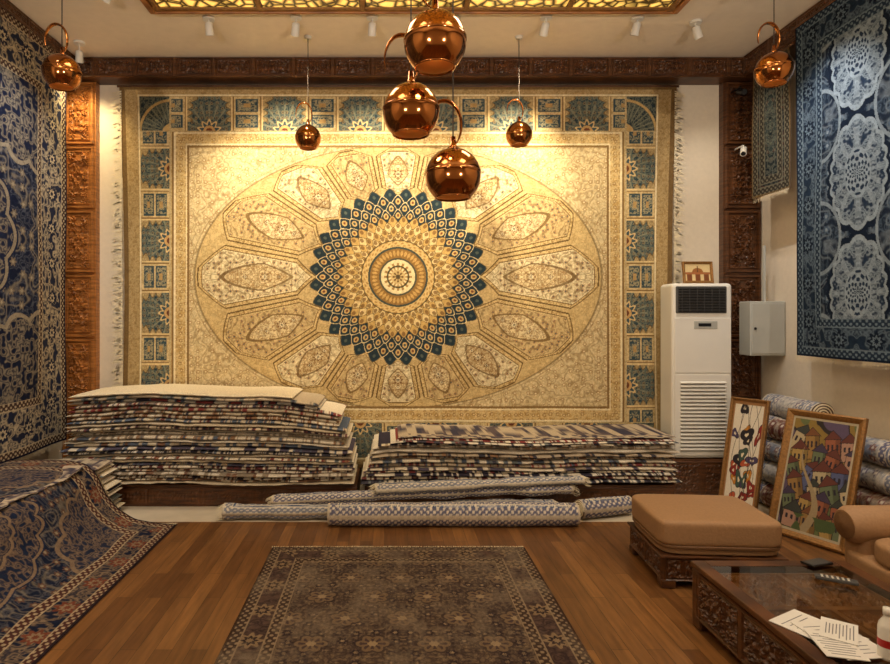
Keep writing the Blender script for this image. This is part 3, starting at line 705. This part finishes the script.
def arches(a,b):
    C=np.zeros(a.shape+(3,)); C[...]=A(s(214,190,140)); x=(a*3)%1-0.5
    paint(C,(b<0.4)&(np.abs(x)<0.3),s(120,70,40)); paint(C,(np.hypot(a-0.5,(b-0.5)*0.8)<0.22)&(b>0.5),s(150,96,50)); paint(C,(b>0.38)&(b<0.52),s(160,100,60)); paint(C,(np.abs(a-0.5)<0.02)&(b>0.5)&(b<0.9),s(90,60,40)); return C
picture('small_framed_picture',(2.86,5.70,2.03),(0.29,0,0),(0,0.03,0.21),0.025,arches,'gold',0.02,(60,45))

# metal box
mb=MB(); mb.bx(3.46,3.798,5.62,5.80,1.34,1.86,'grey',0.008); mb.bx(3.475,3.785,5.612,5.62,1.36,1.84,'grey',0.004)
mb.lathe([(0,-0.01),(0.012,-0.01),(0.012,0),(0,0)],(3.50,5.61,1.6),'black',12,'y'); mb.bx(3.64,3.66,5.7,5.72,1.86,2.4,'grey')
mb.obj('electrical_cabinet')

# ------------------------------------------------------------ ottoman
mb=MB(); Rz=Matrix.Rotation(math.radians(-4),3,'Z'); cx,cy=2.12,3.98
def rot(p): 
    q=Rz@Vector((p[0],p[1],p[2])); return (q.x+cx,q.y+cy,q.z)
mb.puff(rot((0,0,0.345)),(0.76,0.62,0.17),'leather',9,18,Rz,0.06)
mb.puff(rot((0,0,0.262)),(0.765,0.625,0.03),'leatherd',7,12,Rz)
mb.puff(rot((0,0,0.235)),(0.74,0.60,0.05),'leather',7,12,Rz)
mb.box(rot((0,0,0.125)),(0.72,0.58,0.17),'carvd',0.008,Rz)
u_=np.array(Rz@Vector((1,0,0))); v_=np.array(Rz@Vector((0,1,0)))
relief(mb,rot((-0.36,-0.29,0.045)),u_,(0,0,1),-v_,0.72,0.16,0.018,0.36,0.16,'carvd',0.008,2,0.015,16)
relief(mb,rot((-0.36,-0.29,0.045)),v_,(0,0,1),-u_,0.58,0.16,0.018,0.29,0.16,'carvd',0.008,2,0.015,16)
mb.box(rot((0,0,0.202)),(0.77,0.63,0.018),'carvd',0.006,Rz)
for a in(-1,1):
    for b in(-1,1): mb.box(rot((a*0.33,b*0.26,0.028)),(0.09,0.09,0.056),'carvd',0.012,Rz)
mb.obj('upholstered_ottoman')

# ------------------------------------------------------------ armchair
mb=MB(); x0,x1=2.74,3.62; y0,y1=2.42,3.65
mb.bx(x0+0.04,x1,y0+0.03,y1-0.03,0.06,0.17,'carvd',0.012)
relief(mb,(x0+0.04,y0+0.05,0.07),(0,1,0),(0,0,1),(-1,0,0),y1-y0-0.1,0.09,0.015,0.3,0.09,'carvd',0.008,1,0.01,20)
for yy_ in (y0+0.08,y1-0.08):
    for xx_ in (x0+0.09,x1-0.08): mb.lathe([(0.0,0),(0.025,0),(0.04,0.04),(0.03,0.07),(0,0.07)],(xx_,yy_,0),'carvd',16)
mb.puff(((x0+x1)/2,(y0+y1)/2,0.24),(x1-x0-0.02,y1-y0-0.06,0.16),'leather',8)
mb.puff(((x0+x1)/2-0.06,(y0+y1)/2,0.375),(x1-x0-0.14,y1-y0-0.46,0.15),'leather',6,16,None,0.15)
for yy_ in (y0+0.12,y1-0.12):
    mb.puff(((x0+x1)/2+0.02,yy_,0.33),(x1-x0-0.06,0.19,0.34),'leather',8)
    mb.tube([(x0-0.005,yy_,0.465),(x0+0.03,yy_,0.467),(x0+0.4,yy_,0.467),(x1-0.05,yy_,0.467)],[0.085,0.108,0.108,0.105],'leather',24)
    mb.lathe([(0.0,-0.012),(0.02,-0.014),(0.03,-0.008),(0.07,-0.006),(0.082,0.0)],(x0-0.005,yy_,0.465),'leatherd',24,'x')
mb.puff((x1-0.12,(y0+y1)/2,0.50),(0.26,y1-y0-0.04,0.66),'leather',6,16,Matrix.Rotation(0.12,3,'Y'))
mb.puff((x1-0.28,(y0+y1)/2,0.58),(0.2,y1-y0-0.5,0.4),'leather',4,16,Matrix.Rotation(0.15,3,'Y'))
mb.obj('leather_armchair')

# ------------------------------------------------------------ coffee table
mb=MB(); x0,x1,y0,y1,zt=1.69,2.55,1.55,3.29,0.35
fw=0.075
mb.bx(x0,x0+fw,y0,y1,zt-0.03,zt,'carvd',0.006); mb.bx(x1-fw,x1,y0,y1,zt-0.03,zt,'carvd',0.006)
mb.bx(x0+fw,x1-fw,y1-fw,y1,zt-0.03,zt,'carvd',0.006); mb.bx(x0+fw,x1-fw,y0,y0+fw,zt-0.03,zt,'carvd',0.006)
mb.add([(x0+fw-0.005,y0+fw-0.005,zt-0.003),(x1-fw+0.005,y0+fw-0.005,zt-0.003),(x1-fw+0.005,y1-fw+0.005,zt-0.003),(x0+fw-0.005,y1-fw+0.005,zt-0.003)],[[0,1,2,3]],'glass')
mb.bx(x0+0.03,x1-0.03,y0+0.03,y1-0.03,0.05,zt-0.06,'carvd')
relief(mb,(x0+fw,y0+fw,zt-0.06),(1,0,0),(0,1,0),(0,0,1),x1-x0-2*fw,y1-y0-2*fw,0.03,0.35,0.4,'carv',0.008,2,0.02,10)
mb.bx(x0+0.02,x0+0.05,y0+0.02,y1-0.02,0.04,zt-0.03,'carvd'); mb.bx(x1-0.05,x1-0.02,y0+0.02,y1-0.02,0.04,zt-0.03,'carvd')
mb.bx(x0+0.05,x1-0.05,y1-0.05,y1-0.02,0.04,zt-0.03,'carvd'); mb.bx(x0+0.05,x1-0.05,y0+0.02,y0+0.05,0.04,zt-0.03,'carvd')
relief(mb,(x0+0.02,y0+0.05,0.05),(0,1,0),(0,0,1),(-1,0,0),y1-y0-0.1,zt-0.09,0.022,0.42,0.26,'carvd',0.007,2,0.016,15)
relief(mb,(x0+0.05,y1-0.02,0.05),(1,0,0),(0,0,1),(0,1,0),x1-x0-0.1,zt-0.09,0.018,0.38,0.26,'carvd',0.01,2,0.02,12)
relief(mb,(x0+0.05,y0+0.02,0.05),(1,0,0),(0,0,1),(0,-1,0),x1-x0-0.1,zt-0.09,0.018,0.38,0.26,'carvd',0.01,2,0.02,12)
for a in (x0+0.05,x1-0.05):
    for b in (y0+0.05,y1-0.05): mb.bx(a-0.045,a+0.045,b-0.045,b+0.045,0,zt-0.03,'carvd',0.012)
mb.obj('glass_top_coffee_table')
# items
mb=MB(); z=zt+0.001
for i,(cx_,cy_,an,w,h) in enumerate([(1.86,2.55,0.5,0.21,0.29),(1.90,2.47,0.1,0.21,0.29),(1.84,2.42,-0.25,0.15,0.21),(1.93,2.52,0.9,0.2,0.13)]):
    Rr=Matrix.Rotation(an,3,'Z'); mb.box((cx_,cy_,z+0.002+i*0.004),(w,h,0.003),'paper',0,Rr)
    for j in range(9):
        q=Rr@Vector((random.uniform(-0.01,0.01),-h*0.38+j*h*0.09,0)); mb.box((cx_+q.x,cy_+q.y,z+0.0038+i*0.004),(w*random.uniform(0.5,0.8),0.004,0.0004),'ink',0,Rr)
mb.obj('paper_sheets')
mb=MB(); mb.box((2.36,3.24,z+0.006),(0.15,0.075,0.010),'black',0.004,Matrix.Rotation(0.3,3,'Z')); mb.box((2.36,3.24,z+0.0115),(0.135,0.062,0.001),'dgrey',0,Matrix.Rotation(0.3,3,'Z')); mb.obj('mobile_phone')
mb=MB(); Rr=Matrix.Rotation(-0.5,3,'Z'); mb.box((2.30,3.02,z+0.01),(0.18,0.048,0.018),'dgrey',0.006,Rr)
for i in range(6):
    for j in (-1,0,1):
        q=Rr@Vector((-0.06+i*0.022,j*0.013,0)); mb.box((2.30+q.x,3.02+q.y,z+0.0195),(0.010,0.007,0.003),'white',0.001,Rr)
mb.obj('remote_control')
mb=MB(); mb.lathe([(0,0.0),(0.03,0),(0.032,0.01),(0.032,0.12),(0.028,0.14),(0.013,0.165),(0.013,0.175),(0,0.175)],(1.985,2.34,z),'white',24)
mb.lathe([(0.0327,0.05),(0.0327,0.08)],(1.985,2.34,z),'red',24); mb.lathe([(0,0.2),(0.015,0.2),(0.015,0.172),(0.0,0.172)],(1.985,2.34,z),'white',20); mb.obj('plastic_bottle')

# ------------------------------------------------------------ pendants
def pendant(px,py,d,sg,r=0.12,ang=0.0,hs=1.0):
    x=(px-CX)*d/F; z=H+(CY-py)*d/F
    under = (-2.03<x<2.47 and 0.6<d<4.9)
    ztop=4.25 if under else 4.3
    mb=MB()
    th=np.linspace(0,math.radians(140),28); prof=[(r*math.sin(t),r*math.cos(t)) for t in th]
    mb.lathe(prof,(x,d,z),'copper',48)
    mb.lathe([(a*0.97,b*0.97) for a,b in prof],(x,d,z),'copperd',48)
    rim=prof[-1]; mb.lathe([(rim[0],rim[1]),(rim[0]*1.03,rim[1]-0.004),(rim[0]*0.97,rim[1]-0.006),(rim[0]*0.94,rim[1])],(x,d,z),'copper',48)
    mb.lathe([(r*0.985,r*0.16),(r*1.015,r*0.14),(r*1.015,r*0.06),(r*0.985,r*0.04)],(x,d,z),'copper',48)
    mb.lathe([(0,r+0.05),(0.012,r+0.05),(0.016,r+0.01),(0.03,r-0.004),(0.0,r-0.01)],(x,d,z),'copper',20)
    mb.lathe([(0,r),(0.018,r),(0.018,0.05),(0.0,0.05)],(x,d,z),'black',16)
    mb.lathe([(0.0,0.06),(0.016,0.05),(0.034,0.0),(0.026,-0.03),(0.0,-0.042)],(x,d,z),'bulb',20)
    mb.tube([(x,d,z+r+0.04),(x,d,ztop-0.01)],0.0035,'cord',6)
    mb.lathe([(0,-0.02),(0.03,-0.02),(0.035,0),(0,0)],(x,d,ztop),'white',20)
    q=np.linspace(0,1,28); a=np.radians(-62+ (262)*q); rc=0.085*hs
    cxx=-0.04*sg; hz=r+0.10*hs
    pts=np.stack([ (np.cos(a)*rc*0.85+cxx)*sg*1.0, 0*a, hz+np.sin(a)*rc*1.25 ],-1)
    ca,sa=math.cos(ang),math.sin(ang); pts=np.stack([pts[:,0]*ca,pts[:,0]*sa,pts[:,2]],-1)
    pts=pts-pts[0]*np.array([1,1,0])*1.0*(1-q)[:,None]**2
    rad=0.004+0.013*np.sin(q*math.pi)**0.8
    mb.tube(pts+np.array([x,d,z]),rad,'copper',12,flat=0.45)
    o=mb.obj('copper_globe_pendant_lamp')
    li=bpy.data.lights.new('bulb_light','POINT'); li.energy=1.8; li.color=(1,0.76,0.48); li.shadow_soft_size=0.03
    lo=bpy.data.objects.new('bulb_light',li); scene.collection.objects.link(lo); lo.parent=o; lo.location=Vector((x,d,z-0.06))-o.location
pendant(435,43,2.28,-1,hs=0.9)
pendant(411,112,2.50,1)
pendant(453,176,2.56,1)
pendant(308,138,5.45,1)
pendant(519,135,5.45,1)
pendant(62,73,3.93,1)
pendant(774,70,4.1,1)

# ------------------------------------------------------------ lights
WARM=(1.0,0.83,0.55); NEU=(1.0,0.88,0.72); COOL=(0.98,0.96,0.95)
def spot(name,loc,target,energy,ang,col,blend=0.8,rad=0.03,fixture=True,zt=4.3):
    loc=Vector(loc); dv=(Vector(target)-loc).normalized()
    par=None
    if fixture:
        mb=MB(); p0=loc-dv*0.11; p1=loc-dv*0.005
        mb.tube([tuple(p0),tuple(p0+dv*0.01),tuple(p1)],[0.022,0.032,0.036],'white',16,caps=False)
        mb.tube([tuple(p0),tuple(p0+dv*0.005)],[0.022,0.022],'white',12)
        mb.tube([(p0.x,p0.y,p0.z),(p0.x,p0.y,zt-0.002)],0.007,'white',8)
        mb.tube([(p0.x,p0.y,zt-0.022),(p0.x,p0.y,zt-0.001)],0.05,'white',20)
        par=mb.obj(name)
    li=bpy.data.lights.new('spot_beam','SPOT'); li.energy=energy; li.spot_size=math.radians(ang); li.spot_blend=blend; li.color=col; li.shadow_soft_size=rad
    lo=bpy.data.objects.new('spot_beam',li); scene.collection.objects.link(lo)
    lo.rotation_euler=dv.to_track_quat('-Z','Y').to_euler(); lo.location=loc
    if par: lo.parent=par; lo.location=loc-par.location
    return lo
for i,(px,tx,tz,e,an) in enumerate([(210,-1.55,2.1,175,72),(295,-1.05,3.1,185,70),(372,-0.2,3.0,160,72),(453,0.5,2.2,155,76),(543,1.25,3.1,290,66),(634,1.9,2.2,110,74)]):
    spot('ceiling_spotlight',((px-CX)*5.15/F,5.15,4.16),(tx,6.0,tz),e,an,WARM,1.0)
spot('ceiling_spotlight',(-2.92,5.6,4.12),(-3.13,6.0,3.2),75,100,(1,0.76,0.40),1.0,zt=4.3)
spot('ceiling_spotlight',(-2.2,4.6,4.16),(-3.1,4.9,2.4),85,85,COOL,0.9)
spot('ceiling_spotlight',(-2.2,3.2,4.16),(-3.1,3.4,1.6),60,85,COOL,0.9)
spot('ceiling_spotlight',(2.75,4.5,4.16),(3.55,4.7,2.5),100,85,COOL,0.9)
spot('ceiling_spotlight',(2.75,5.2,4.16),(3.7,5.8,2.2),50,85,NEU,0.9)
spot('ceiling_spotlight',(2.75,2.9,4.16),(2.3,3.9,0.2),120,60,NEU,0.9)
spot('ceiling_spotlight',(-2.3,2.6,4.16),(-2.1,3.6,0.2),80,60,NEU,0.9)
for (x,y) in ((-1.2,1.2),(1.6,1.2),(-1.0,3.4),(1.4,3.4)):  # area fill lights added below the ceiling to raise the ambient level
    li=bpy.data.lights.new('ambient_fill','AREA'); li.shape='SQUARE'; li.size=0.8; li.energy=23; li.color=(1,0.85,0.67)
    lo=bpy.data.objects.new('ambient_fill_light',li); scene.collection.objects.link(lo); lo.location=(x,y,4.22)
# unseen uplights on stands, added behind the viewer for ceiling bounce and ambient
for (x,y) in ((-1.6,-1.4),(2.2,-1.4)):
    mb=MB(); mb.lathe([(0,0),(0.16,0),(0.16,0.02),(0.02,0.04),(0.012,0.06),(0.012,1.75),(0.03,1.78),(0.14,1.88),(0.13,1.885),(0.02,1.80),(0,1.80)],(x,y,0),'copper',32); t=mb.obj('added_uplight_stand')
    li=bpy.data.lights.new('added_uplight','SPOT'); li.energy=440; li.spot_size=math.radians(130); li.spot_blend=1; li.color=(1,0.86,0.70); li.shadow_soft_size=0.08
    lo=bpy.data.objects.new('added_uplight',li); scene.collection.objects.link(lo); dv=Vector((0,1.3,1)).normalized(); lo.rotation_euler=dv.to_track_quat('-Z','Y').to_euler()
    lo.parent=t; lo.location=Vector((x,y,1.93))-t.location
w=bpy.data.worlds.new('room_world'); scene.world=w; w.use_nodes=True; w.node_tree.nodes['Background'].inputs[0].default_value=(1,0.85,0.65,1); w.node_tree.nodes['Background'].inputs[1].default_value=0.1

def cam_dev(name,p,d,mat):
    mb=MB(); p=np.array(p,float); d=np.array(d,float); d/=np.linalg.norm(d)
    mb.tube([p,p+d*0.12],[0.03,0.028],mat,16); mb.tube([p+d*0.12,p+d*0.125],[0.022,0.02],'black',16)
    b=p+d*0.04; w_=np.array([b[0],6.0 if p[1]>5.85 else b[1],b[2]+0.05])
    mb.tube([b,b+np.array([0,0,0.05]),w_],[0.008]*3,mat,8); return mb.obj(name)
cam_dev('wall_spotlight',(3.55,5.87,3.38),(-0.4,-0.6,-0.5),'white')
cam_dev('security_camera',(3.5,5.87,3.95),(-0.1,-0.8,-0.3),'black')

# ------------------------------------------------------------ camera
cd=bpy.data.cameras.new('camera'); cd.sensor_width=36; cd.lens=F/890*36; cd.shift_x=(445-CX)/890; cd.shift_y=-(332-CY)/890
co=bpy.data.objects.new('camera',cd); scene.collection.objects.link(co); co.location=(0,0,H); co.rotation_euler=(math.pi/2,0,0); scene.camera=co
cd.clip_start=0.05
